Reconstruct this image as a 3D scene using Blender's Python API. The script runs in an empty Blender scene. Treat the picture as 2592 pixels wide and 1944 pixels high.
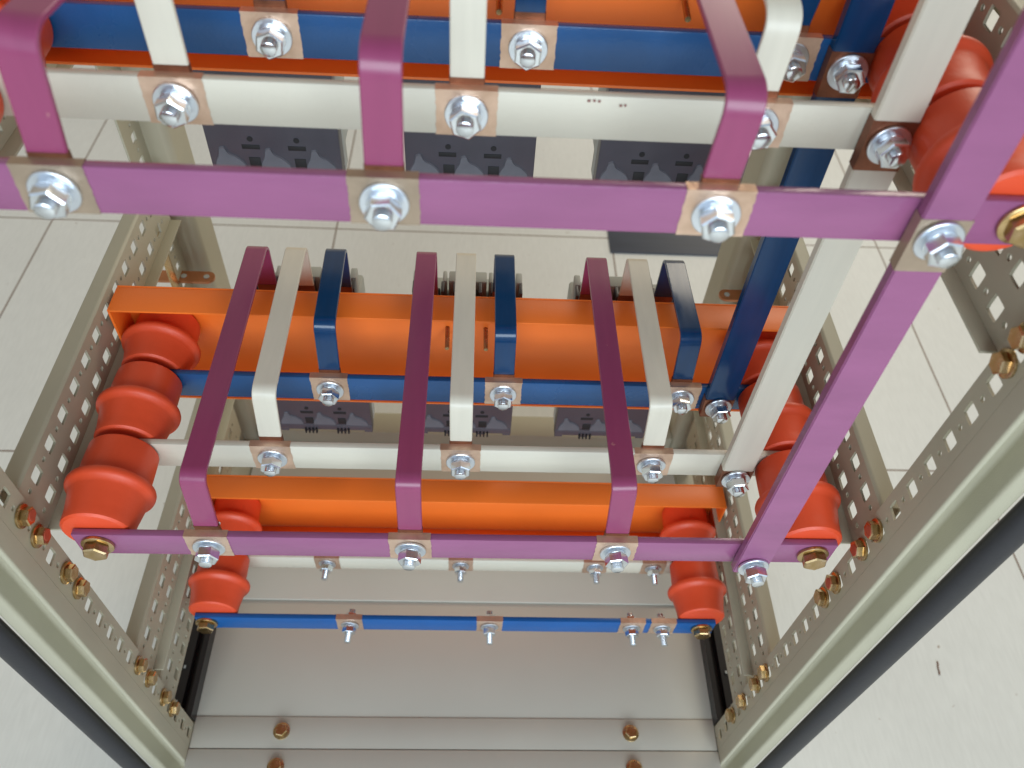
import bpy, bmesh, math, random
from mathutils import Vector, Matrix
random.seed(7)
S = bpy.context.scene
COL = S.collection

# ------------------------------------------------------------------ camera
cam = bpy.data.cameras.new("camera")
camo = bpy.data.objects.new("camera", cam)
COL.objects.link(camo)
R = Vector((0.99856193, -0.00986567, 0.05269484)); U = Vector((-0.02616129, 0.76826985, 0.6395913)); F = Vector((0.04679385, 0.64005009, -0.76690692))
m = Matrix((R, U, -F)).transposed().to_4x4()
m.translation = Vector((0.0074, -0.2985, 0.5357))
camo.matrix_world = m
cam.sensor_width = 36; cam.lens = 36*2084.8/2592
cam.clip_start = 0.02; cam.clip_end = 60
cam.dof.use_dof = True; cam.dof.focus_distance = 0.66; cam.dof.aperture_fstop = 8
S.camera = camo

# ------------------------------------------------------------------ world (a bright opening behind the viewer, dim hall elsewhere)
W = bpy.data.worlds.new("World"); S.world = W; W.use_nodes = True
nt = W.node_tree; nt.nodes.clear()
def N(nt, t, **k):
    n = nt.nodes.new(t)
    for a, b in k.items(): setattr(n, a, b)
    return n
def mth(nt, op, a, b=None, clamp=False):
    n = N(nt, 'ShaderNodeMath', operation=op); n.use_clamp = clamp
    for i, v in enumerate((a, b)):
        if v is None: continue
        if isinstance(v, (int, float)): n.inputs[i].default_value = v
        else: nt.links.new(v, n.inputs[i])
    return n.outputs[0]
tc = N(nt, 'ShaderNodeTexCoord'); sx = N(nt, 'ShaderNodeSeparateXYZ')
nt.links.new(tc.outputs['Generated'], sx.inputs[0])
X_, Y_, Z_ = sx.outputs
back = mth(nt, 'MULTIPLY_ADD', mth(nt, 'MULTIPLY', Y_, -1.0), 0.5); back.node.inputs[2].default_value = 0.5
ramp = N(nt, 'ShaderNodeValToRGB'); nt.links.new(back, ramp.inputs[0])
e = ramp.color_ramp.elements
e[0].position = 0.0; e[0].color = (1.05, .90, .66, 1)
e[1].position = 1.0; e[1].color = (1.16, 1.46, 1.80, 1)
k = ramp.color_ramp.elements.new(0.55); k.color = (.44, .42, .40, 1)
# ceiling darkens with height
cz = N(nt, 'ShaderNodeMapRange'); nt.links.new(Z_, cz.inputs[0])
for i, v in enumerate((0.15, 0.75, 1.0, 0.42)): cz.inputs[i+1].default_value = v
mul = N(nt, 'ShaderNodeMixRGB', blend_type='MULTIPLY'); mul.inputs[0].default_value = 1
nt.links.new(ramp.outputs[0], mul.inputs[1]); nt.links.new(cz.outputs[0], mul.inputs[2])
bg = N(nt, 'ShaderNodeBackground'); bg.inputs[1].default_value = 0.92
nt.links.new(mul.outputs[0], bg.inputs[0])
wo = N(nt, 'ShaderNodeOutputWorld'); nt.links.new(bg.outputs[0], wo.inputs[0])

def area(name, loc, target, sx_, sy_, power, col):
    L = bpy.data.lights.new(name, 'AREA'); L.shape = 'RECTANGLE'; L.size = sx_; L.size_y = sy_; L.energy = power; L.color = col
    o = bpy.data.objects.new(name, L); COL.objects.link(o); o.location = loc
    o.rotation_euler = (Vector(target)-Vector(loc)).to_track_quat('-Z', 'Y').to_euler()
    return o
area("door_daylight", (0.30, -2.7, 1.15), (0.0, 0.1, -0.35), 2.6, 1.5, 78, (.84, .95, 1.0))
area("hall_light", (1.6, 2.6, 1.7), (0.0, 0.5, -0.6), 1.6, 1.0, 34, (1.0, .91, .74))

S.view_settings.view_transform = 'Standard'; S.view_settings.look = 'None'
S.view_settings.exposure = 0.0; S.view_settings.gamma = 1.0
S.render.engine = 'CYCLES'

# ------------------------------------------------------------------ materials
def mat(name, col, rough=.5, metal=0., var=.08, vscale=18., stretch=(1, 1, 1), bump=.0, bscale=300., coat=0., spec=.5, col2=None, spots=None):
    M = bpy.data.materials.new(name); M.use_nodes = True; t = M.node_tree
    b = t.nodes['Principled BSDF']
    tc = N(t, 'ShaderNodeTexCoord'); mp = N(t, 'ShaderNodeMapping'); mp.inputs['Scale'].default_value = stretch
    t.links.new(tc.outputs['Object'], mp.inputs[0])
    n1 = N(t, 'ShaderNodeTexNoise'); n1.inputs['Scale'].default_value = vscale; n1.inputs['Detail'].default_value = 5
    t.links.new(mp.outputs[0], n1.inputs[0])
    r = N(t, 'ShaderNodeValToRGB'); t.links.new(n1.outputs[0], r.inputs[0])
    c = Vector(col)
    a = c*(1-var); z = Vector(col2) if col2 else c*(1+var)
    r.color_ramp.elements[0].position = .3; r.color_ramp.elements[1].position = .7
    r.color_ramp.elements[0].color = (*a, 1); r.color_ramp.elements[1].color = (*z, 1)
    out = r.outputs[0]
    if spots:
        n2 = N(t, 'ShaderNodeTexNoise'); n2.inputs['Scale'].default_value = spots[0]; n2.inputs['Detail'].default_value = 8
        t.links.new(tc.outputs['Object'], n2.inputs[0])
        r2 = N(t, 'ShaderNodeValToRGB'); t.links.new(n2.outputs[0], r2.inputs[0])
        r2.color_ramp.elements[0].position = spots[1]; r2.color_ramp.elements[1].position = min(1, spots[1]+.06)
        mx = N(t, 'ShaderNodeMixRGB'); t.links.new(r2.outputs[0], mx.inputs[0])
        t.links.new(out, mx.inputs[1]); mx.inputs[2].default_value = (*spots[2], 1); out = mx.outputs[0]
    t.links.new(out, b.inputs['Base Color'])
    rr = N(t, 'ShaderNodeMapRange'); t.links.new(n1.outputs[0], rr.inputs[0])
    rr.inputs[3].default_value = max(.02, rough-.04); rr.inputs[4].default_value = rough+.05
    t.links.new(rr.outputs[0], b.inputs['Roughness'])
    b.inputs['Metallic'].default_value = metal
    b.inputs['Specular IOR Level'].default_value = spec
    b.inputs['Coat Weight'].default_value = coat; b.inputs['Coat Roughness'].default_value = .12
    if bump:
        n3 = N(t, 'ShaderNodeTexNoise'); n3.inputs['Scale'].default_value = bscale; n3.inputs['Detail'].default_value = 3
        t.links.new(mp.outputs[0], n3.inputs[0])
        bp = N(t, 'ShaderNodeBump'); bp.inputs['Strength'].default_value = bump; bp.inputs['Distance'].default_value = .0006
        t.links.new(n3.outputs[0], bp.inputs['Height']); t.links.new(bp.outputs[0], b.inputs['Normal'])
    return M
def srgb(r, g, b):
    f = lambda v: ((v/255+.055)/1.055)**2.4 if v > 10 else v/255/12.92
    return (f(r), f(g), f(b))
MP = mat('purple_paint', srgb(144, 84, 121), .24, var=.09, vscale=22, stretch=(.5, 1, 2), bump=.25, bscale=500, spots=(90, .735, srgb(166, 122, 132)))
MPS = mat('purple_brushed_paint', srgb(142, 62, 98), .25, var=.03, vscale=30, stretch=(6, .6, .6), bump=.04, bscale=90, spots=(120, .73, srgb(176, 120, 120)))
MW = mat('cream_paint', srgb(212, 206, 190), .38, var=.035, vscale=14, bump=.3, bscale=250, spots=(26, .72, srgb(196, 188, 176)))
MWS = mat('cream_brushed_paint', srgb(213, 206, 189), .34, var=.03, vscale=30, stretch=(6, 1, .5), bump=.05, bscale=90)
MB = mat('blue_paint', srgb(30, 80, 132), .26, var=.13, vscale=20, bump=.25, bscale=500, spots=(110, .74, srgb(70, 108, 146)))
MBS = mat('blue_glossy_paint', srgb(6, 54, 94), .15, var=.08, vscale=40, stretch=(6, .6, .6), bump=.04, bscale=90)
MBN = mat('bright_blue_paint', srgb(12, 84, 150), .36, var=.08, vscale=24, bump=.2, bscale=400)
MO = mat('orange_powder_coat', srgb(244, 118, 38), .42, var=.06, vscale=9, bump=.25, bscale=700, spots=(140, .75, srgb(214, 140, 90)))
MR = mat('red_insulator_resin', srgb(222, 78, 42), .42, var=.07, vscale=22, bump=.25, bscale=260, spots=(60, .72, srgb(232, 96, 62)))
MF = mat('beige_powder_coat', srgb(172, 166, 144), .50, var=.06, vscale=10, bump=.3, bscale=1200)
MPL = mat('grey_beige_base_plate', srgb(184, 180, 168), .46, var=.05, vscale=5, bump=.3, bscale=1200)
MC = mat('bare_copper', srgb(208, 172, 146), .36, metal=.7, var=.16, vscale=55, bump=.5, bscale=400, col2=srgb(230, 198, 174))
MCD = mat('dark_oxidised_copper', srgb(132, 84, 62), .38, metal=.7, var=.3, vscale=70, bump=.4, bscale=400)
MCT = mat('orange_copper', srgb(190, 128, 88), .38, metal=.6, var=.12, vscale=60, bump=.3, bscale=400)
MTN = mat('dull_tinned_patch', srgb(168, 148, 128), .38, metal=.6, var=.12, vscale=60, bump=.4, bscale=400)
MZ = mat('zinc_steel', srgb(226, 230, 234), .22, metal=1., var=.08, vscale=90)
MZD = mat('zinc_washer_steel', srgb(222, 228, 236), .30, metal=1., var=.06, vscale=90)
MY = mat('yellow_passivated_steel', srgb(196, 164, 104), .26, metal=1., var=.16, vscale=120, col2=srgb(206, 178, 140))
MK = mat('black_rubber', srgb(32, 31, 36), .48, var=.1, vscale=40, bump=.2, bscale=300)
MKP = mat('black_plastic', srgb(30, 28, 29), .30, var=.12, vscale=30)
MBK = mat('breaker_black_moulding', srgb(66, 65, 72), .38, var=.10, vscale=40, bump=.2, bscale=500)
MBG = mat('breaker_grey_moulding', srgb(88, 88, 94), .6, var=.10, vscale=60)
MBH = mat('breaker_recess_black', srgb(16, 15, 16), .7, var=.1)
MBB = mat('breaker_pale_grey_case', srgb(176, 182, 178), .5, var=.03)
MRP = mat('red_marker_paint', srgb(164, 70, 46), .55, var=.2)
MDP = mat('dark_painted_steel_sheet', srgb(62, 66, 76), .5, var=.14, vscale=10, stretch=(1, 12, 1), bump=.5, bscale=60)

# ------------------------------------------------------------------ mesh helpers
def link(name, me, material, parent=None):
    o = bpy.data.objects.new(name, me); COL.objects.link(o)
    if material: 
        if not me.materials: me.materials.append(material)
    if parent: o.parent = parent
    return o
def fin(bm, name, smooth=True, ang=35):
    bmesh.ops.recalc_face_normals(bm, faces=bm.faces)
    me = bpy.data.meshes.new(name); bm.to_mesh(me); bm.free()
    if smooth:
        for p in me.polygons: p.use_smooth = True
        me.set_sharp_from_angle(angle=math.radians(ang))
    return me
def box_into(bm, x0, x1, y0, y1, z0, z1, bev=0., seg=2):
    b = bmesh.new()
    vs = [b.verts.new((x, y, z)) for x in (x0, x1) for y in (y0, y1) for z in (z0, z1)]
    for f in ((0, 1, 3, 2), (4, 6, 7, 5), (0, 4, 5, 1), (2, 3, 7, 6), (0, 2, 6, 4), (1, 5, 7, 3)): b.faces.new([vs[i] for i in f])
    if bev: bmesh.ops.bevel(b, geom=list(b.edges), offset=bev, segments=seg, affect='EDGES', profile=.5)
    t = bpy.data.meshes.new('t'); b.to_mesh(t); b.free(); bm.from_mesh(t); bpy.data.meshes.remove(t)
def box(name, x0, x1, y0, y1, z0, z1, material, parent=None, bev=.0006):
    bm = bmesh.new(); box_into(bm, min(x0, x1), max(x0, x1), min(y0, y1), max(y0, y1), min(z0, z1), max(z0, z1), bev)
    return link(name, fin(bm, name), material, parent)
def lathe_into(bm, prof, n=40, axis='y', c=(0, 0, 0), facet=None):
    rings = []
    for t, r in prof:
        ring = []
        for i in range(n):
            a = 2*math.pi*i/n + (math.pi/n if facet else 0)
            p = (r*math.cos(a), t, r*math.sin(a)) if axis == 'y' else ((r*math.cos(a), r*math.sin(a), t) if axis == 'z' else (t, r*math.cos(a), r*math.sin(a)))
            ring.append(bm.verts.new((p[0]+c[0], p[1]+c[1], p[2]+c[2])))
        rings.append(ring)
    for a, b in zip(rings, rings[1:]):
        for i in range(n): bm.faces.new((a[i], a[(i+1) % n], b[(i+1) % n], b[i]))
    bm.faces.new(rings[0]); bm.faces.new(rings[-1][::-1])
def lathe_mesh(name, prof, n=40, axis='y'):
    bm = bmesh.new(); lathe_into(bm, prof, n, axis); return fin(bm, name)
def hex_mesh(name, af, h, hole=0.):
    bm = bmesh.new(); r = af/math.sqrt(3)
    lathe_into(bm, [(0, r), (-h*.86, r), (-h, r*.88)], 6)
    me = fin(bm, name, ang=20); return me
def tag(o, label=None, cat=None, group=None, kind=None):
    for k_, v in (('label', label), ('category', cat), ('group', group), ('kind', kind)):
        if v: o[k_] = v
    return o
def empty(name, loc):
    o = bpy.data.objects.new(name, None); COL.objects.link(o); o.location = loc; o.empty_display_size = .02; return o

# perforated sheet: returns bmesh in local (u, v) with thickness along w; mapping function puts it in space
def perforated(name, u0, u1, v0, v1, rows, pitch, phase, mp, th=.002, sq=.0115, rd=.0045, material=None, parent=None, square_rows=None, skip=()):
    """rows: number of rows of holes between v0 and v1; squares every pitch, small round hole between them"""
    bm = bmesh.new(); cw = pitch/2; rh = (v1-v0)/rows
    K = 4
    def border(a0, a1, b0, b1):
        pts = []
        for i in range(K): pts.append((a0+(a1-a0)*i/K, b0))
        for i in range(K): pts.append((a1, b0+(b1-b0)*i/K))
        for i in range(K): pts.append((a1-(a1-a0)*i/K, b1))
        for i in range(K): pts.append((a0, b1-(b1-b0)*i/K))
        return pts
    n0 = math.floor((u0-phase)/cw)-1; n1 = math.ceil((u1-phase)/cw)+1
    for r in range(rows):
        b0, b1 = v0+r*rh, v0+(r+1)*rh; bc = (b0+b1)/2
        for i in range(n0, n1):
            uc = phase+i*cw; a0, a1 = uc-cw/2, uc+cw/2
            if a1 <= u0+1e-6 or a0 >= u1-1e-6: continue
            full = a0 >= u0-1e-6 and a1 <= u1+1e-6
            a0c, a1c = max(a0, u0), min(a1, u1)
            square = (i % 2 == 0)
            if not full or (r, i) in skip or (not square and rd <= 0):
                q = border(a0c, a1c, b0, b1)
                for w in (0, th): bm.faces.new([bm.verts.new(mp(p[0], p[1], w)) for p in q])
                continue
            B = border(a0, a1, b0, b1); H = []
            for (pu, pv) in border(-.5, .5, -.5, .5):
                if square:
                    # slightly rounded corners
                    l = max(abs(pu), abs(pv)); d = math.hypot(pu, pv); f = 1 if d < .66 else .66/d*1.02
                    H.append((uc+pu*sq*f, bc+pv*sq*f))
                else:
                    d = math.hypot(pu, pv); H.append((uc+pu/d*rd/2, bc+pv/d*rd/2))
            L = []
            for w in (0, th):
                bv = [bm.verts.new(mp(p[0], p[1], w)) for p in B]; hv = [bm.verts.new(mp(p[0], p[1], w)) for p in H]
                for j in range(len(B)):
                    bm.faces.new((bv[j], bv[(j+1) % len(B)], hv[(j+1) % len(B)], hv[j]))
                L.append(hv)
            for j in range(len(H)): bm.faces.new((L[0][j], L[0][(j+1) % len(H)], L[1][(j+1) % len(H)], L[1][j]))
    for a, b_, c, d in ((u0, v0, u1, v0), (u1, v0, u1, v1), (u1, v1, u0, v1), (u0, v1, u0, v0)):
        bm.faces.new([bm.verts.new(mp(*q)) for q in ((a, b_, 0), (c, d, 0), (c, d, th), (a, b_, th))])
    bmesh.ops.remove_doubles(bm, verts=bm.verts, dist=1e-5)
    me = fin(bm, name, smooth=False)
    return link(name, me, material or MF, parent)
# sweep a constant XY outline along Z (or XZ outline along Y)
def prism(name, pts, a0, a1, axis, material, parent=None, closed=True, smooth=True):
    bm = bmesh.new()
    P = (lambda p, a: (p[0], p[1], a)) if axis == 'z' else ((lambda p, a: (p[0], a, p[1])) if axis == 'y' else (lambda p, a: (a, p[0], p[1])))
    A = [bm.verts.new(P(p, a0)) for p in pts]; B = [bm.verts.new(P(p, a1)) for p in pts]
    n = len(pts)
    for i in range(n): bm.faces.new((A[i], A[(i+1) % n], B[(i+1) % n], B[i]))
    bm.faces.new(A); bm.faces.new(B[::-1])
    return link(name, fin(bm, name, smooth=smooth), material, parent)
def thick(path, t):
    """open 2-D polyline -> closed outline of thickness t, offset to the left side"""
    out = []
    n = len(path)
    for i, p in enumerate(path):
        d = Vector((0, 0))
        if i > 0: d += (Vector(path[i])-Vector(path[i-1])).normalized()
        if i < n-1: d += (Vector(path[i+1])-Vector(path[i])).normalized()
        d.normalize(); nrm = Vector((-d.y, d.x))
        s = 1.0
        if 0 < i < n-1:
            c = (Vector(path[i])-Vector(path[i-1])).normalized().dot(d); s = 1/max(.5, c)
        q = Vector(p)+nrm*t*s; out.append((q.x, q.y))
    return list(path)+out[::-1]
def rounded(pts, r, n=5):
    """round the inner corners of a polyline"""
    res = [pts[0]]
    for i in range(1, len(pts)-1):
        a, b, c = Vector(pts[i-1]), Vector(pts[i]), Vector(pts[i+1])
        d1, d2 = (a-b).normalized(), (c-b).normalized()
        rr = min(r, (a-b).length*.45, (c-b).length*.45)
        p1, p2 = b+d1*rr, b+d2*rr
        for k_ in range(n+1):
            t = k_/n; q = p1*(1-t)**2+b*2*t*(1-t)+p2*t*t; res.append(tuple(q))
    res.append(pts[-1]); return res

# ------------------------------------------------------------------ floor
def floor_material():
    M = bpy.data.materials.new('ceramic_floor_tiles'); M.use_nodes = True; t = M.node_tree; b = t.nodes['Principled BSDF']
    tc = N(t, 'ShaderNodeTexCoord'); s = N(t, 'ShaderNodeSeparateXYZ'); t.links.new(tc.outputs['Object'], s.inputs[0])
    T = 0.6
    def joint(o, off):
        f = mth(t, 'FRACT', mth(t, 'DIVIDE', mth(t, 'SUBTRACT', o, off), T))
        d = mth(t, 'ABSOLUTE', mth(t, 'SUBTRACT', f, .5))          # 0.5 at the joint
        return mth(t, 'GREATER_THAN', d, .5-.0017/T)
    j = mth(t, 'MAXIMUM', joint(s.outputs[0], -0.898), joint(s.outputs[1], 0.507))
    mp = N(t, 'ShaderNodeMapping'); mp.inputs['Scale'].default_value = (14, 2.2, 1); t.links.new(tc.outputs['Object'], mp.inputs[0])
    n = N(t, 'ShaderNodeTexNoise'); n.inputs['Scale'].default_value = 16; n.inputs['Detail'].default_value = 9; t.links.new(mp.outputs[0], n.inputs[0])
    n2 = N(t, 'ShaderNodeTexNoise'); n2.inputs['Scale'].default_value = 3; n2.inputs['Detail'].default_value = 4; t.links.new(tc.outputs['Object'], n2.inputs[0])
    r = N(t, 'ShaderNodeValToRGB'); t.links.new(n.outputs[0], r.inputs[0])
    r.color_ramp.elements[0].position = .3; r.color_ramp.elements[1].position = .7
    r.color_ramp.elements[0].color = (*srgb(222, 221, 214), 1); r.color_ramp.elements[1].color = (*srgb(229, 228, 221), 1)
    n4 = N(t, 'ShaderNodeTexNoise'); n4.inputs['Scale'].default_value = 55; n4.inputs['Detail'].default_value = 2; t.links.new(tc.outputs['Object'], n4.inputs[0])
    sp = N(t, 'ShaderNodeValToRGB'); t.links.new(n4.outputs[0], sp.inputs[0]); sp.color_ramp.elements[0].position = .735; sp.color_ramp.elements[1].position = .80
    m0 = N(t, 'ShaderNodeMixRGB'); t.links.new(sp.outputs[0], m0.inputs[0]); t.links.new(r.outputs[0], m0.inputs[1]); m0.inputs[2].default_value = (*srgb(168, 150, 130), 1)
    mx = N(t, 'ShaderNodeMixRGB'); t.links.new(j, mx.inputs[0]); t.links.new(m0.outputs[0], mx.inputs[1]); mx.inputs[2].default_value = (*srgb(132, 112, 98), 1)
    sm = N(t, 'ShaderNodeMapRange'); t.links.new(n2.outputs[0], sm.inputs[0])
    for i_, v_ in enumerate((.35, .65, .93, 1.0)): sm.inputs[i_+1].default_value = v_
    dm = N(t, 'ShaderNodeMixRGB', blend_type='MULTIPLY'); dm.inputs[0].default_value = 1
    t.links.new(mx.outputs[0], dm.inputs[1]); t.links.new(sm.outputs[0], dm.inputs[2])
    t.links.new(dm.outputs[0], b.inputs['Base Color'])
    rr = N(t, 'ShaderNodeMapRange'); t.links.new(n2.outputs[0], rr.inputs[0]); rr.inputs[3].default_value = .42; rr.inputs[4].default_value = .62
    t.links.new(rr.outputs[0], b.inputs['Roughness'])
    bp = N(t, 'ShaderNodeBump'); bp.inputs['Strength'].default_value = .35; bp.inputs['Distance'].default_value = .0015
    h = mth(t, 'SUBTRACT', mth(t, 'MULTIPLY', n.outputs[0], .25), j); t.links.new(h, bp.inputs['Height']); t.links.new(bp.outputs[0], b.inputs['Normal'])
    return M
ZF = -0.6388
bm = bmesh.new()
vs = [bm.verts.new(p) for p in ((-8, -8, ZF), (8, -8, ZF), (8, 8, ZF), (-8, 8, ZF))]; bm.faces.new(vs)
fl = link('floor', fin(bm, 'floor', smooth=False), floor_material()); tag(fl, kind='structure')
pl = box('steel_plate', .296, .672, 1.058, 1.44, ZF, ZF+.004, MDP); tag(pl, 'dark grey flat steel sheet lying on the floor tiles beyond the cabinet', 'steel sheet')
bm = bmesh.new(); lathe_into(bm, [(0, .007), (.0008, .007)], 16, 'z', (.638, 1.40, ZF+.0042)); link('hole', fin(bm, 'hole'), MBH, pl)
SX0, SX1, SY0, SY1 = 0.7059, 0.7094, 0.1636, 0.1434
tw = bmesh.new()
for q in range(8): box_into(tw, SX0+(SX1-SX0)*q/8-.0009+.0004*math.sin(q*1.3), SX0+(SX1-SX0)*q/8+.0007+.0004*math.sin(q*1.3), SY1+(SY0-SY1)*q/8, SY1+(SY0-SY1)*(q+1.05)/8, ZF+.0002, ZF+.0016)
tw_o = link('splinter', fin(tw, 'splinter'), mat('brown_splinter', srgb(120, 84, 66), .7)); tag(tw_o, 'thin brown splinter lying on the pale tiles to the right of the cabinet', 'splinter')

# ------------------------------------------------------------------ fasteners (shared meshes)
def thread_prof(r, y0, y1, p=.0012):
    pr = []; y = y0; 
    while y > y1+p:
        pr += [(y, r), (y-p*.5, r*.90)]; y -= p
    pr += [(y1+.0005, r), (y1, r*.84)]
    return pr
STUD = lathe_mesh('bolt', thread_prof(.0046, .020, -.0152), 20)
STUDL = lathe_mesh('bolt', thread_prof(.0042, .020, -.0235), 18)
WASH = lathe_mesh('washer', [(0, .0112), (-.0002, .0116), (-.0016, .0116), (-.0019, .0112)], 40)
SPRW = lathe_mesh('spring_washer', [(-.0019, .0078), (-.0021, .0081), (-.0039, .0081), (-.0041, .0078)], 32)
_bm = bmesh.new(); lathe_into(_bm, [(-.0041, .0080), (-.0045, .0087), (-.0106, .0087), (-.0113, .0077)], 6); NUT = fin(_bm, 'nut', ang=20)
_bm = bmesh.new(); lathe_into(_bm, [(.0, .0083), (.0008, .0094), (.0060, .0094), (.0066, .0083)], 6); HEAD = fin(_bm, 'bolt_head', ang=20)
for me_, mm in ((STUD, MZ), (STUDL, MZ), (WASH, MZD), (SPRW, MZ), (NUT, MZ), (HEAD, MZ)): me_.materials.append(mm)
def bolt(parent, x, y, z, ypl=.0, rot=None, scale=1., head_y=None, long=False):
    """stud pointing to -Y from the face at y; washer, spring washer, nut are its sub-parts"""
    b = link('bolt', STUDL if long else STUD, None, parent); b.location = (x, y, z)
    b.rotation_euler = (random.uniform(-.06, .06), rot if rot is not None else random.uniform(0, 1.05), random.uniform(-.05, .05)); b.scale = (scale,)*3
    for me_, nm in ((WASH, 'washer'), (SPRW, 'spring_washer'), (NUT, 'nut')): link(nm, me_, None, b)
    if head_y: h = link('bolt_head', HEAD, None, b); h.location = (0, head_y/scale, 0)
    return b
# yellow hex screw (insulator / frame): head pointing to -Y
_bm = bmesh.new(); lathe_into(_bm, [(-.0026, .0084), (-.0030, .0092), (-.0088, .0092), (-.0098, .0080)], 6); YHEAD = fin(_bm, 'screw', ang=20); YHEAD.materials.append(MY)
YW = lathe_mesh('washer', [(0, .0112), (-.0003, .0116), (-.0022, .0116), (-.0026, .0110)], 36); YW.materials.append(MY)
def yscrew(parent, x, y, z, scale=1., rz=0., paint=False, name='screw'):
    b = link(name, YHEAD, None, parent); b.location = (x, y, z); b.scale = (scale,)*3
    b.rotation_euler = (0, random.uniform(0, 1), rz)
    link('washer', YW, None, b)
    if paint:
        pm = bmesh.new(); lathe_into(pm, [(-.0098, .0062), (-.0103, .0058)], 10, 'y', (.001, 0, .001)); link('paint_mark', fin(pm, 'paint_mark'), MRP, b)
    return b

# ------------------------------------------------------------------ cabinet frame
fr = empty('cabinet_frame', (0, 0, ZF)); tag(fr, 'beige perforated steel cabinet frame standing on the tiled floor', 'cabinet frame')
fr.location = (0, 0, 0)
ZT, ZBOT = .62, -.545
HP = .02725         # hole pitch in posts
HPH = {-1: .0529, 1: .0584}
ZL = (.0270, -.0003, -.0566, -.0829, -.2435, -.2768, -.3292, -.3633)
ZR = (.2314, .2110, .0290, .0013, -.0539, -.0804, -.2467, -.2774, -.3282, -.3720)
for s in (-1, 1):
    # rear post: perforated flange facing inwards, folded round to the door groove and lip
    mpf = (lambda s: lambda u, v, w: (s*(.300+w), v, u))(s)
    po = perforated('rear_post', ZBOT, ZT, -.0170, .0080, 1, HP, HPH[s], mpf, sq=.0112, rd=.0042, parent=fr)
    sec = rounded([(.3000, -.0172), (.3000, -.0325), (.3040, -.0330), (.3048, -.0120), (.3310, -.0120), (.3310, -.0315), (.3450, -.0320), (.3475, -.010)], .0035, 4)
    prism('post_profile', [(s*a, b_) for a, b_ in thick(sec, .0018)], ZBOT, ZT, 'z', MF, po)
    g = []
    for i in range(16):
        a = 2*math.pi*i/16; g.append((s*(.3580+.0110*math.cos(a)), -.0340+.0085*math.sin(a)))
    prism('gasket', g, ZBOT-.02, ZT, 'z', MK, po)
    # front post
    mpf2 = (lambda s: lambda u, v, w: (s*(.322+w), v, u))(s)
    p2 = perforated('front_post', ZBOT, ZT, .366, .410, 1, HP, .01, mpf2, sq=.0105, rd=.004, parent=fr)
    sec = rounded([(.3235, .4105), (.3040, .4105), (.3000, .4150), (.3000, .455)], .005, 5)
    prism('post_profile', [(s*a, b_) for a, b_ in thick(sec, .002)], ZBOT, ZT, 'z', MF, p2)
# side rails (depth direction): perforated web at |x|=.30, rolled top lip, turned-in bottom flange
RP = .0273
for s in (-1, 1):
    for (z0, z1) in ((.2800, .3320), (.2055, .2575), (-.0145, .0375), (-.2905, -.2385), (-.3725, -.3205)):
        mpr = (lambda s: lambda u, v, w: (s*(.3025+w), u, v))(s)
        rl = perforated('side_rail', .0105, .3655, z0, z1, 2, RP, .0318, mpr, sq=.0124, rd=.0045, parent=fr)
        lip = rounded([(.3025, z1+.0001), (.3045, z1+.0022), (.3190, z1-.0010), (.3200, z1-.020)], .003, 4)
        prism('rail_lip', [(s*a, b_) for a, b_ in thick(lip, -.0015)], .0105, .3655, 'y', MF, rl)
        if z1 > -.3: box('bottom_flange', s*.2925, s*.3040, .0105, .3655, z0-.0022, z0-.0002, MF, rl, bev=.0004)
# base plate, beams
def bx(name, *a, material=MF, parent=fr, bev=.0008): return box(name, *a, material, parent, bev)
bpz = -.45
base = bx('base_plate', -.2995, .2995, .0100, .1625, bpz-.002, bpz, material=MPL)
base2 = bx('base_plate', -.2995, .2995, .1590, .4290, bpz+.0002, bpz+.0040, material=MPL, bev=.0016)
bx('front_beam', -.3000, .3000, .4020, .4420, bpz-.02, bpz+.030, bev=.008)
rb = bx('rear_beam', -.2995, .2995, -.0185, .0165, bpz-.030, bpz+.0012, bev=.0012, material=MPL)
rb2 = bx('rear_sill', -.3000, .3000, -.070, -.0190, bpz-.050, -.4480, bev=.0016, material=MPL)
for s in (-1, 1):
    bx('side_sill', s*.3035, s*.345, .012, .42, -.545, -.4525)
    bx('corner_foot', s*.300, s*.352, -.018, .030, -.60, -.5455)
    bx('corner_foot', s*.300, s*.352, .38, .43, -.60, -.5455)
    bx('plinth', s*.298, s*.350, -.02, .44, ZF, -.6002, material=MK)
for s, zz in ((-1, 0), (1, 0)):
    for (yy, sc) in ((0.0, .80), (-.0385, .80)):
        zt = bpz+.0008 if yy == 0 else -.4480
        b = link('screw', YHEAD, None, fr); b.location = (s*.2, yy, zt); b.scale = (sc*1.0,)*3; b.rotation_euler = (-math.pi/2, 0, .2*s)
        link('washer', YW, None, b)
# flange screws, heads towards the inside of the cabinet
for s, zs in ((-1, (.2290, .2010, ZL[0], ZL[1], ZL[2], ZL[3], ZL[4], ZL[5], ZL[6], ZL[7])), (1, ZR)):
    for i, z in enumerate(zs):
        yscrew(fr, s*.2998, -.0035, z, .74, -s*math.pi/2, paint=(i in (2, 3) or (s > 0 and i == 4)))
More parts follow.
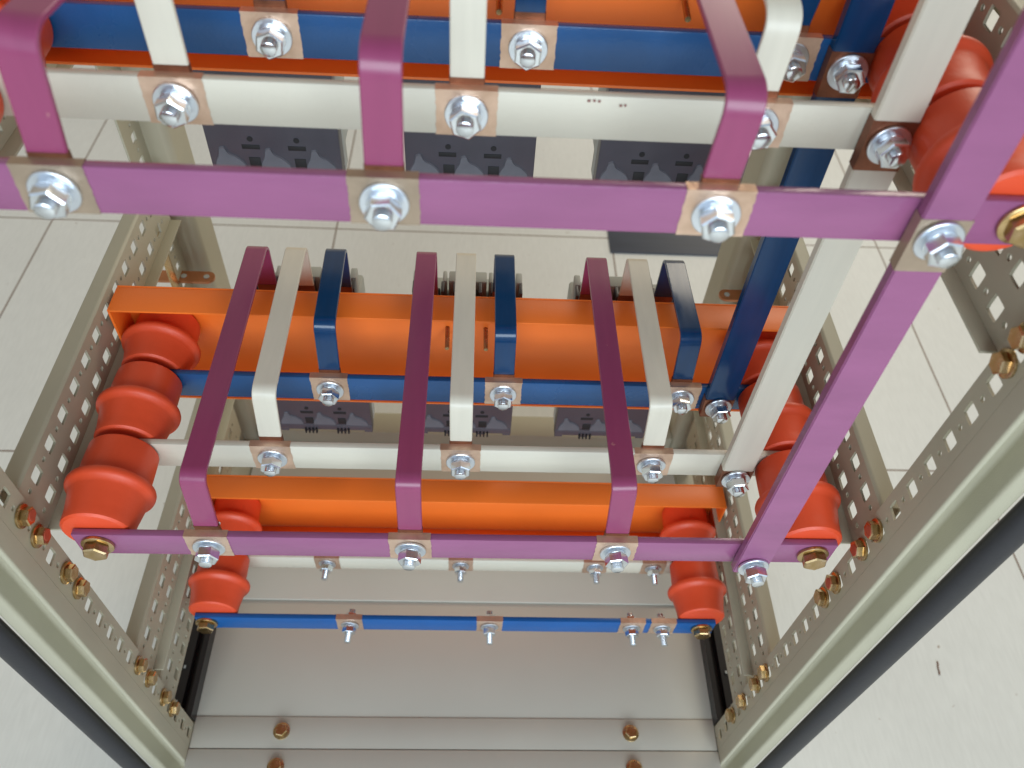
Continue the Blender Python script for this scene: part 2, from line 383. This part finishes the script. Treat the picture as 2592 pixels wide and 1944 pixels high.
# front post screws and copper tabs
for s in (-1, 1):
    for z in (-.030, -.055, -.13, -.148, -.055-.2, -.275, .20, .175):
        b = yscrew(fr, s*.3218, .385+random.uniform(-.01, .012), z, .6, rz=-s*math.pi/2)
    # plated gusset plate
    bx('gusset', s*.3165, s*.3185, .350, .3655, -.16, -.03, material=MY)
for s, zt, x0, x1 in ((-1, -.112, .284, .345), (1, -.114, .287, .345)):
    t = bmesh.new(); 
    n = 14; w = .0085; outl = [(x1, -w), (x1, w)] + [(x0+w-w*math.sin(math.pi*i/n)*1.0, w*math.cos(math.pi*i/n)) for i in range(n+1)]
    ob = prism('earth_tab', [(s*a, .385+b_) for a, b_ in outl], zt-.0015, zt+.0015, 'z', MCT)
    tag(ob, 'small rounded copper tab with two holes sticking out of the %s front post' % ('left' if s < 0 else 'right'), 'copper tab', 'copper tabs on the front posts')
    for hx in (x0+.009, x0+.034):
        h = bmesh.new(); lathe_into(h, [(0, .0032), (.0006, .0032)], 14, 'z', (s*hx, .385, zt+.0016)); link('hole', fin(h, 'hole'), MBB, ob)
# black cable-entry angles on the base
for s in (-1, 1):
    o = prism('black_angle', [(s*a, b_) for a, b_ in thick([(.2990, bpz+.001), (.2990, bpz+.020), (.3050, bpz+.020), (.3050, bpz+.006), (.3140, bpz+.006), (.3140, bpz+.016), (.3270, bpz+.016), (.3270, bpz+.004)], -.0018)], .010, .24, 'y', MKP)
    tag(o, 'black plastic angle strip along the %s edge of the base plate' % ('left' if s < 0 else 'right'), 'angle strip', 'black strips on the base plate')
    for yy in (.045, .085): 
        h = bmesh.new(); box_into(h, s*.3200-.0012, s*.3200+.0012, yy-.02, yy-.0165, bpz+.0179, bpz+.0182); link('slot', fin(h, 'slot'), MBB, o)

# ------------------------------------------------------------------ orange mounting channels
def channel(label, z1, z0):
    o = empty('mounting_channel', (0, .2186, z1)); tag(o, label, 'mounting channel', 'orange channels across the cabinet')
    def part(nm, *a, bev=.0008):
        b = box(nm, *a, MO, o, bev); b.location = (0, -.2186, -z1); return b
    part('web', -.2990, .2990, .2188, .2208, z0, z1)
    part('top_flange', -.2990, .2990, .1900, .2186, z1-.0022, z1)
    part('bottom_flange', -.2990, .2990, .1900, .2186, z0, z0+.0022)
    for s in (-1, 1): part('end_flange', s*.2968, s*.2990, .1900, .2186, z0+.0023, z1-.0023)
    return o
chU = channel('orange steel channel at the very top behind the upper busbars', .363, .252)
chA = channel('orange steel channel behind the middle tier of purple, cream and blue busbars', .032, -.0830)
chL = channel('orange steel channel lowest in the cabinet, below the three long purple straps', -.2590, -.3700)
SCR = lathe_mesh('screw', thread_prof(.0021, .0, -.024, .0009), 12); SCR.materials.append(MY)
for x in (-.0173, .0172):
    b = link('screw', SCR, None, chA); b.location = (x, 0, -.0105-.032+.004); b.rotation_euler = (.1, 0, .02)
for x, z in ((.0177, .2985), (.1335, .2995)):
    b = link('screw', SCR, None, chU); b.location = (x, 0, z-.363); b.rotation_euler = (.1, 0, -.03)

# ------------------------------------------------------------------ insulators
LI = .0725
iprof = [(.0005, .0232), (.0020, .0252), (.0045, .0256), (.0085, .0256), (.0130, .0260), (.020, .0271), (.0275, .0283), (.0300, .0292), (.0318, .0312), (.0332, .0323), (.0346, .0327), (.0370, .0327), (.0384, .0321), (.0391, .0306), (.0394, .0276), (.0400, .0270), (.045, .0268), (.060, .0265), (.0700, .0262), (.0715, .0250)]
INS = lathe_mesh('insulator', iprof, 56); INS.materials.append(MR)
def insulator(x, y, z, label, L=LI, sc=1.):
    o = link('insulator', INS, None); o.location = (x, y, z); o.scale = (sc, L/.072, sc); o.rotation_euler = (0, random.uniform(0, 6), 0)
    tag(o, label, 'insulator', 'red standoff insulators between the busbars')
    return o
TB = .0055
for s, sd in ((-1, 'left'), (1, 'right')):
    zA = -.0115
    insulator(s*.2650, TB+.0002, zA, 'red drum insulator behind the %s end of the middle tier purple busbar' % sd, .0725)
    insulator(s*.2650, .0784+TB+.0002, zA, 'red drum insulator between cream and blue bars, %s end of middle tier' % sd, .0680)
    insulator(s*.2650, .1525+TB+.0002, zA, 'red drum insulator inside the %s end of the middle orange channel' % sd, .0602)
    zU = .2940
    insulator(s*.2650, .013+TB+.0002, zU, 'red drum insulator behind the %s end of the upper purple busbar' % sd, .0725)
    insulator(s*.2650, .0914+TB+.0002, zU, 'red drum insulator between cream and blue bars, %s end of upper tier' % sd, .0680)
    insulator(s*.2650, .1655+TB+.0002, zU, 'red drum insulator inside the %s end of the top orange channel' % sd, .0472)
    insulator(s*.2650, .075+TB+.0002, -.3150, 'red drum insulator behind the %s end of the lowest bright blue busbar' % sd, .0665)
    insulator(s*.2650, .1475+TB+.0002, -.3150, 'red drum insulator inside the %s end of the lowest orange channel' % sd, .0655)

# ------------------------------------------------------------------ busbars
def patch_mesh(x0, x1, y, z0, z1, top, tb):
    """bare metal sleeve: slightly proud skin on front and top faces, ragged sides"""
    bm = bmesh.new(); n = 14; e = .00025
    L, Rr = [], []
    for i in range(n+1):
        z = z0+(z1-z0)*i/n
        L.append((x0+random.uniform(-.00035, .00035), z)); Rr.append((x1+random.uniform(-.00035, .00035), z))
    f0 = [bm.verts.new((a, y-e, z)) for a, z in L]; f1 = [bm.verts.new((a, y-e, z)) for a, z in Rr]
    for i in range(n): bm.faces.new((f0[i], f1[i], f1[i+1], f0[i+1]))
    t0 = bm.verts.new((L[-1][0], y+tb+e, z1+e)); t1 = bm.verts.new((Rr[-1][0], y+tb+e, z1+e))
    a = bm.verts.new((L[-1][0], y-e, z1+e)); b = bm.verts.new((Rr[-1][0], y-e, z1+e))
    bm.faces.new((f0[-1], f1[-1], b, a)); bm.faces.new((a, b, t1, t0))
    c = bm.verts.new((L[0][0], y-e, z0-e)); d = bm.verts.new((Rr[0][0], y-e, z0-e)); bm.faces.new((c, d, f1[0], f0[0]))
    q = [bm.verts.new((p[0], y+tb+e, p[1])) for p in ((L[0][0], z0-e), (Rr[0][0], z0-e), (Rr[-1][0], z1+e), (L[-1][0], z1+e))]
    bm.faces.new(q); bm.faces.new((c, d, q[1], q[0]))
    return fin(bm, 'bare_patch', smooth=False)
def busbar(name, label, x0, x1, y, z1, h, material, patches, bolts, screws, tb=TB, pmat=MC, pw=.0325, tilt=0., grp='horizontal busbars'):
    o = box(name, x0, x1, y, y+tb, z1-h, z1, material, bev=.0007)
    tag(o, label, 'busbar', grp)
    for i, px in enumerate(patches):
        pm = pmat[i] if isinstance(pmat, (list, tuple)) else pmat
        link('bare_patch', patch_mesh(px-pw/2, px+pw/2, y, z1-h, z1, True, tb), pm, o)
    for bxx in bolts: bolt(o, bxx, y-.0003, z1-h*.52)
    for sx_ in screws: yscrew(o, sx_, y-.0002, z1-h*.5+.0015)
    o.rotation_euler = (0, tilt, 0)
    return o
PX = [-.1838, -.0362, .1170]; WX = [-.1508, -.0013, .1532]; BX = [-.1152, .0333, .1890]
hA = .0285
busbar('busbar', 'purple horizontal busbar nearest the viewer in the middle tier, held by yellow end screws', -.2790, .2830, 0, -.0022, .0275, MP, PX, PX, (-.2630, .2670), pw=.0310, tilt=-.006)
busbar('busbar', 'cream horizontal busbar in the middle tier between the purple and blue bars', -.2790, .2830, .0784, .0010, .0300, MW, WX, WX, (), pw=.0315, tilt=-.006)
busbar('busbar', 'blue horizontal busbar of the middle tier running just in front of the orange channel', -.2790, .2830, .1525, -.0032, .0290, MB, BX, BX, (), pw=.0315)
PU = [-.1860, -.0362, .1202]; WU = [-.1512, .0000, .1560]; BU = [-.1148, .0345, .1910]
busbar('busbar', 'thick looking purple horizontal busbar of the upper tier crossing the whole picture', -.2830, .2870, .013, .3058, .0262, MP, PU, PU, (-.2690, .2690), pmat=[MTN, MTN, MC], pw=.0330)
busbar('busbar', 'cream horizontal busbar of the upper tier with small scribbled marks', -.2830, .2870, .0914, .3046, .0262, MW, WU, WU, (), pw=.0325)
busbar('busbar', 'blue horizontal busbar of the upper tier near the top of the picture', -.2830, .2870, .1655, .3040, .0270, MB, BU, BU, (), pw=.0325)
b3 = [-.1195, .0319, .1885, .2225]
busbar('busbar', 'bright blue horizontal busbar lowest in the cabinet above the base plate', -.2830, .2800, .0750, -.3130, .0265, MBN, b3, (), (-.2720, .2660), pw=.0280)
w3 = [-.1534, -.0016, .1534, .2214]
busbar('busbar', 'cream horizontal busbar lowest in the cabinet, mostly hidden under the purple bar', -.2830, .2800, .1475, -.3140, .0250, MW, w3, (), (), pw=.0280)
bars = [o for o in COL.objects if o.name.startswith('busbar')]
for b_, xs, y, z in ((bars[6], b3, .0750, -.3268), (bars[7], w3, .1475, -.3265)):
    for x in xs: bolt(b_, x, y-.0003, z, scale=.84, head_y=TB+.0006, long=True)
# scribbles on the upper cream bar
sc = bmesh.new()
for (x, z, w) in ((.0640, .3020, .0016), (.0668, .3022, .0014), (.0694, .3020, .0014), (.0810, .3000, .0014), (.0834, .3002, .0012)):
    box_into(sc, x-w/2, x+w/2, .0906, .0911, z-.0006, z+.0006)
link('pen_mark', fin(sc, 'pen_mark'), mat('faded_red_ink', srgb(140, 96, 88), .8), bars[4])

# ------------------------------------------------------------------ bent tee-off straps
def strap(phase, label, yb, zb, h, xb, xm, xf, zbend, zfar, yF, zend, material, w=.0178, t=.0032, r=.0095, leadz=.004, grp=None, tip=MCD):
    """runs up behind the bar, bends to the horizontal, bends down to the breaker terminal"""
    y0 = yb+TB+.0003+t/2
    path = [Vector((xb, y0, zb-h)), Vector((xb, y0, zb+leadz)), Vector((xm, y0, zbend-t/2)), Vector((xf, yF, zfar-t/2)), Vector((xf, yF+.0005, zend))]
    pts = [path[0], path[1]]
    for i in (2, 3):
        a, b, c = path[i-1], path[i], path[i+1]
        d1, d2 = (a-b).normalized(), (c-b).normalized()
        p1, p2 = b+d1*r, b+d2*r
        for k_ in range(9):
            q = k_/8; pts.append(p1*(1-q)**2+b*2*q*(1-q)+p2*q*q)
    pts.append(path[4])
    def sweep(pts, tag_, mt, parent, grow=0.):
        bm = bmesh.new(); rings = []
        for i, p in enumerate(pts):
            d = Vector((0, 0, 0))
            if i > 0: d += (pts[i]-pts[i-1]).normalized()
            if i < len(pts)-1: d += (pts[i+1]-pts[i]).normalized()
            d.normalize(); xx = Vector((1, 0, 0)); xx = (xx-d*xx.dot(d)).normalized(); nn = d.cross(xx)
            W2, T2, bv = w/2+grow, t/2+grow, .0006
            ring = []
            for a, b in ((-W2+bv, -T2), (W2-bv, -T2), (W2, -T2+bv), (W2, T2-bv), (W2-bv, T2), (-W2+bv, T2), (-W2, T2-bv), (-W2, -T2+bv)):
                ring.append(bm.verts.new(p+xx*a+nn*b))
            rings.append(ring)
        for a, b in zip(rings, rings[1:]):
            for j in range(8): bm.faces.new((a[j], a[(j+1) % 8], b[(j+1) % 8], b[j]))
        bm.faces.new(rings[0]); bm.faces.new(rings[-1][::-1])
        return link(tag_, fin(bm, tag_, ang=40), mt, parent)
    o = sweep(pts, 'strap', material, None)
    tag(o, label, 'copper strap', grp)
    sweep([path[0]+Vector((0, 0, -.0002)), path[1]], 'bare_end', MCD, o, .0003)
    v = (path[3]-path[4]).normalized()
    sweep([path[4]-v*.0002, path[4]+v*.020], 'bare_end', tip, o, .0003)
    return o
MT = {'purple': MPS, 'cream': MWS, 'blue': MBS}
side3 = ['left', 'middle', 'right']
fitA = {  # (tier A) base x, bend x, far x, bend z
 'purple': [(-.1832, -.1790, -.1844, .0640), (-.0361, -.0352, -.0367, .0620), (.1167, .1130, .1140, .0630)],
 'cream': [(-.1505, -.1468, -.1507, .0590), (-.0013, -.0012, -.0018, .0515), (.1528, .1496, .1505, .0570)],
 'blue': [(-.1147, -.1127, -.1162, .0560), (.0333, .0326, .0319, .0515), (.1878, .1845, .1837, .0540)]}
yb = {'purple': 0., 'cream': .0784, 'blue': .1525}
zbA = {'purple': -.0022, 'cream': .0010, 'blue': -.0032}
for ph in ('purple', 'cream', 'blue'):
    for i, (a, b, c, zb_) in enumerate(fitA[ph]):
        strap(ph, 'long %s bent strap of the %s trio in the middle tier' % (ph, side3[i] if i != 1 else 'centre'),
              yb[ph], zbA[ph], .027, a, b, c, zb_, .0505, .2596, -.018, MT[ph], w=.0176, grp='bent straps of the middle tier')
fitU = {
 'purple': [(-.1860, -.1795, -.1500, .3670), (-.0360, -.0342, -.0340, .3635), (.1202, .1222, .1110, .3520)],
 'cream': [(-.1512, -.1510, -.1480, .3620), (.0000, .0002, -.0010, .3620), (.1556, .1570, .1500, .3500)],
 'blue': [(-.1146, -.1150, -.1150, .3560), (.0346, .0342, .0340, .3560), (.1904, .1950, .1860, .3560)]}
for ph in ('purple', 'cream', 'blue'):
    for i, (a, b, c, zb_) in enumerate(fitU[ph]):
        strap(ph, '%s strap coming down to the %s bolt of the upper %s busbar' % (ph, side3[i], ph),
              yb[ph]+.013, .3045, .025, a, b, c, zb_, .368, .2596, .335, MT[ph], w=.0180, r=.0125, grp='bent straps of the upper tier')

# ------------------------------------------------------------------ vertical droppers joining the tiers
def dropper(phase, label, yA, yU, xlo, xup, material, bare, zbot, endbare):
    t = .0075; w = .0250
    ztop = .60
    def X(z): return xlo+(xup-xlo)*(z+.01)/.31
    def Y(z): return yA-t+(yU-yA)*(z+.01)/.31-.0004
    def seg(name, z0, z1, mt, parent, g=0.):
        bm = bmesh.new(); b = bmesh.new()
        vs = []
        for z in (z0, z1):
            for dx, dy in ((-w/2-g, -g), (w/2+g, -g), (w/2+g, t-.0002+g*0), (-w/2-g, t-.0002+g*0)): vs.append(b.verts.new((X(z)+dx, Y(z)+dy, z)))
        for f in ((0, 1, 2, 3), (7, 6, 5, 4), (0, 4, 5, 1), (1, 5, 6, 2), (2, 6, 7, 3), (3, 7, 4, 0)): b.faces.new([vs[i] for i in f])
        if g == 0: bmesh.ops.bevel(b, geom=list(b.edges), offset=.0007, segments=2, affect='EDGES')
        return link(name, fin(b, name), mt, parent)
    o = seg('vertical_busbar', zbot, ztop, material, None); tag(o, label, 'vertical busbar', 'vertical bars linking the upper and middle tiers')
    seg('bare_patch', bare[0], bare[1], bare[2], o, .0003)
    if endbare: seg('bare_patch', zbot-.0002, endbare, MCD, o, .0003)
    zu = .2885; bolt(o, X(zu)+.0005, Y(zu)-.0003, zu, scale=1.0)
    zl = -.0190; bolt(o, X(zl)+.0005, Y(zl)-.0003, zl, scale=1.0)
    return o
dropper('blue', 'blue vertical bar, leftmost of the three leaning bars, bolted to both blue busbars', .1525, .1655, .2207, .2248, MBS, (.272, .3005, MCD), -.0315, -.0095)
dropper('cream', 'cream vertical bar, middle of the three leaning bars, bolted to both cream busbars', .0784, .0914, .2223, .2270, MWS, (.272, .3020, MCD), -.0300, -.0090)
dropper('purple', 'purple vertical bar, rightmost of the three leaning bars, bolted to both purple busbars', 0., .013, .2212, .2271, MP, (.2690, .3000, MTN), -.0290, None)

# ------------------------------------------------------------------ moulded-case breakers, seen from behind
def breaker(cx_, z0, label):
    """z0 = underside; body ~.222 high; back face at y=.262"""
    y = .262; H = .223; w = .0518
    o = empty('circuit_breaker', (cx_, y, z0)); tag(o, label, 'circuit breaker', 'circuit breakers on the front side')
    def part(nm, a, material, bev=.0008, parent=o):
        bm = bmesh.new()
        for q in (a if isinstance(a[0], tuple) else [a]): box_into(bm, *q, bev)
        return link(nm, fin(bm, nm), material, parent)
    back = part('back_cover', [(-w, w, .0, .014, .010, H-.022), (-w, w, .0, .0135, -.0, .0099)], MBK)
    part('case', (-w, w, .0142, .030, .001, H-.024), MBB, .002)
    for a, b in ((-w, -.0458), (-.0238, -.0200), (-.0180, .0180), (.0200, .0238), (.0458, w)):
        part('case_rib', (a, b, .0145, .029, H-.0238, H-.001), MBB, .0012)
    part('front_case', (-w+.002, w-.002, .0302, .068, .012, H-.045), MBB, .003)
    # terminal barriers at the top
    for x in (-w+.0015, -.0235, -.0120, .0120, .0235, w-.0015): part('terminal_barrier', (x-.0015, x+.0015, .0, .0140, H-.0218, H-.001), MBK, .0004)
    for x in (-.0345, 0, .0345): part('terminal_block', (x-.0085, x+.0085, .004, .0140, H-.0218, H-.010), MBH, .0006)
    # raised pads and dark recesses on the back cover
    for x in (-.036, 0, .036):
        out = rounded([(x-.0125, .0112), (x-.0115, .018), (x-.0085, .0225), (x-.0070, .0300), (x-.0030, .0310), (x-.0010, .0250), (x+.0050, .0225), (x+.0105, .0165), (x+.0115, .0112)], .004, 3)
        bm = bmesh.new(); A = [bm.verts.new((q[0], -.0011, q[1])) for q in out]; B = [bm.verts.new((x+(q[0]-x)*1.1, .001, .011+(q[1]-.011)*1.1)) for q in out]; n = len(out)
        for q in range(n): bm.faces.new((A[q], A[(q+1) % n], B[(q+1) % n], B[q]))
        bm.faces.new(A); bm.faces.new(B[::-1]); link('raised_pad', fin(bm, 'raised_pad'), MBG, back)
    for x in (-.0180, .0180):
        part('recess', (x-.0070, x+.0070, -.0004, .001, .0300, .0340), MBH, .0003, back)
        part('recess', (x-.0034, x+.0056, -.0004, .001, .0120, .0225), MBH, .0003, back)
        bm = bmesh.new(); lathe_into(bm, [(-.0004, .0023), (.001, .0023)], 14, 'y', (x+.0005, 0, .0392)); link('recess', fin(bm, 'recess'), MBH, back)
        for q in range(4): part('prong', (x-.0058+q*.004, x-.0040+q*.004, -.0030, .001, -.003, .004), MBH, .0003, back)
    for x in (-.047, -.018, .018, .047): part('foot', (x-.0045, x+.0045, .0005, .012, -.0035, 0.0), MBK, .0006, back)
    return o
for i, x in enumerate((-.1575, -.0004, .1535)):
    breaker(x, -.2255, 'black backed circuit breaker hanging from the %s trio of middle tier straps' % ['left', 'centre', 'right'][i])
for i, x in enumerate((-.1545, .0000, .1545)):
    breaker(x, .1150, 'black backed circuit breaker seen under the upper cream busbar, %s of three' % ['left', 'centre', 'right'][i])
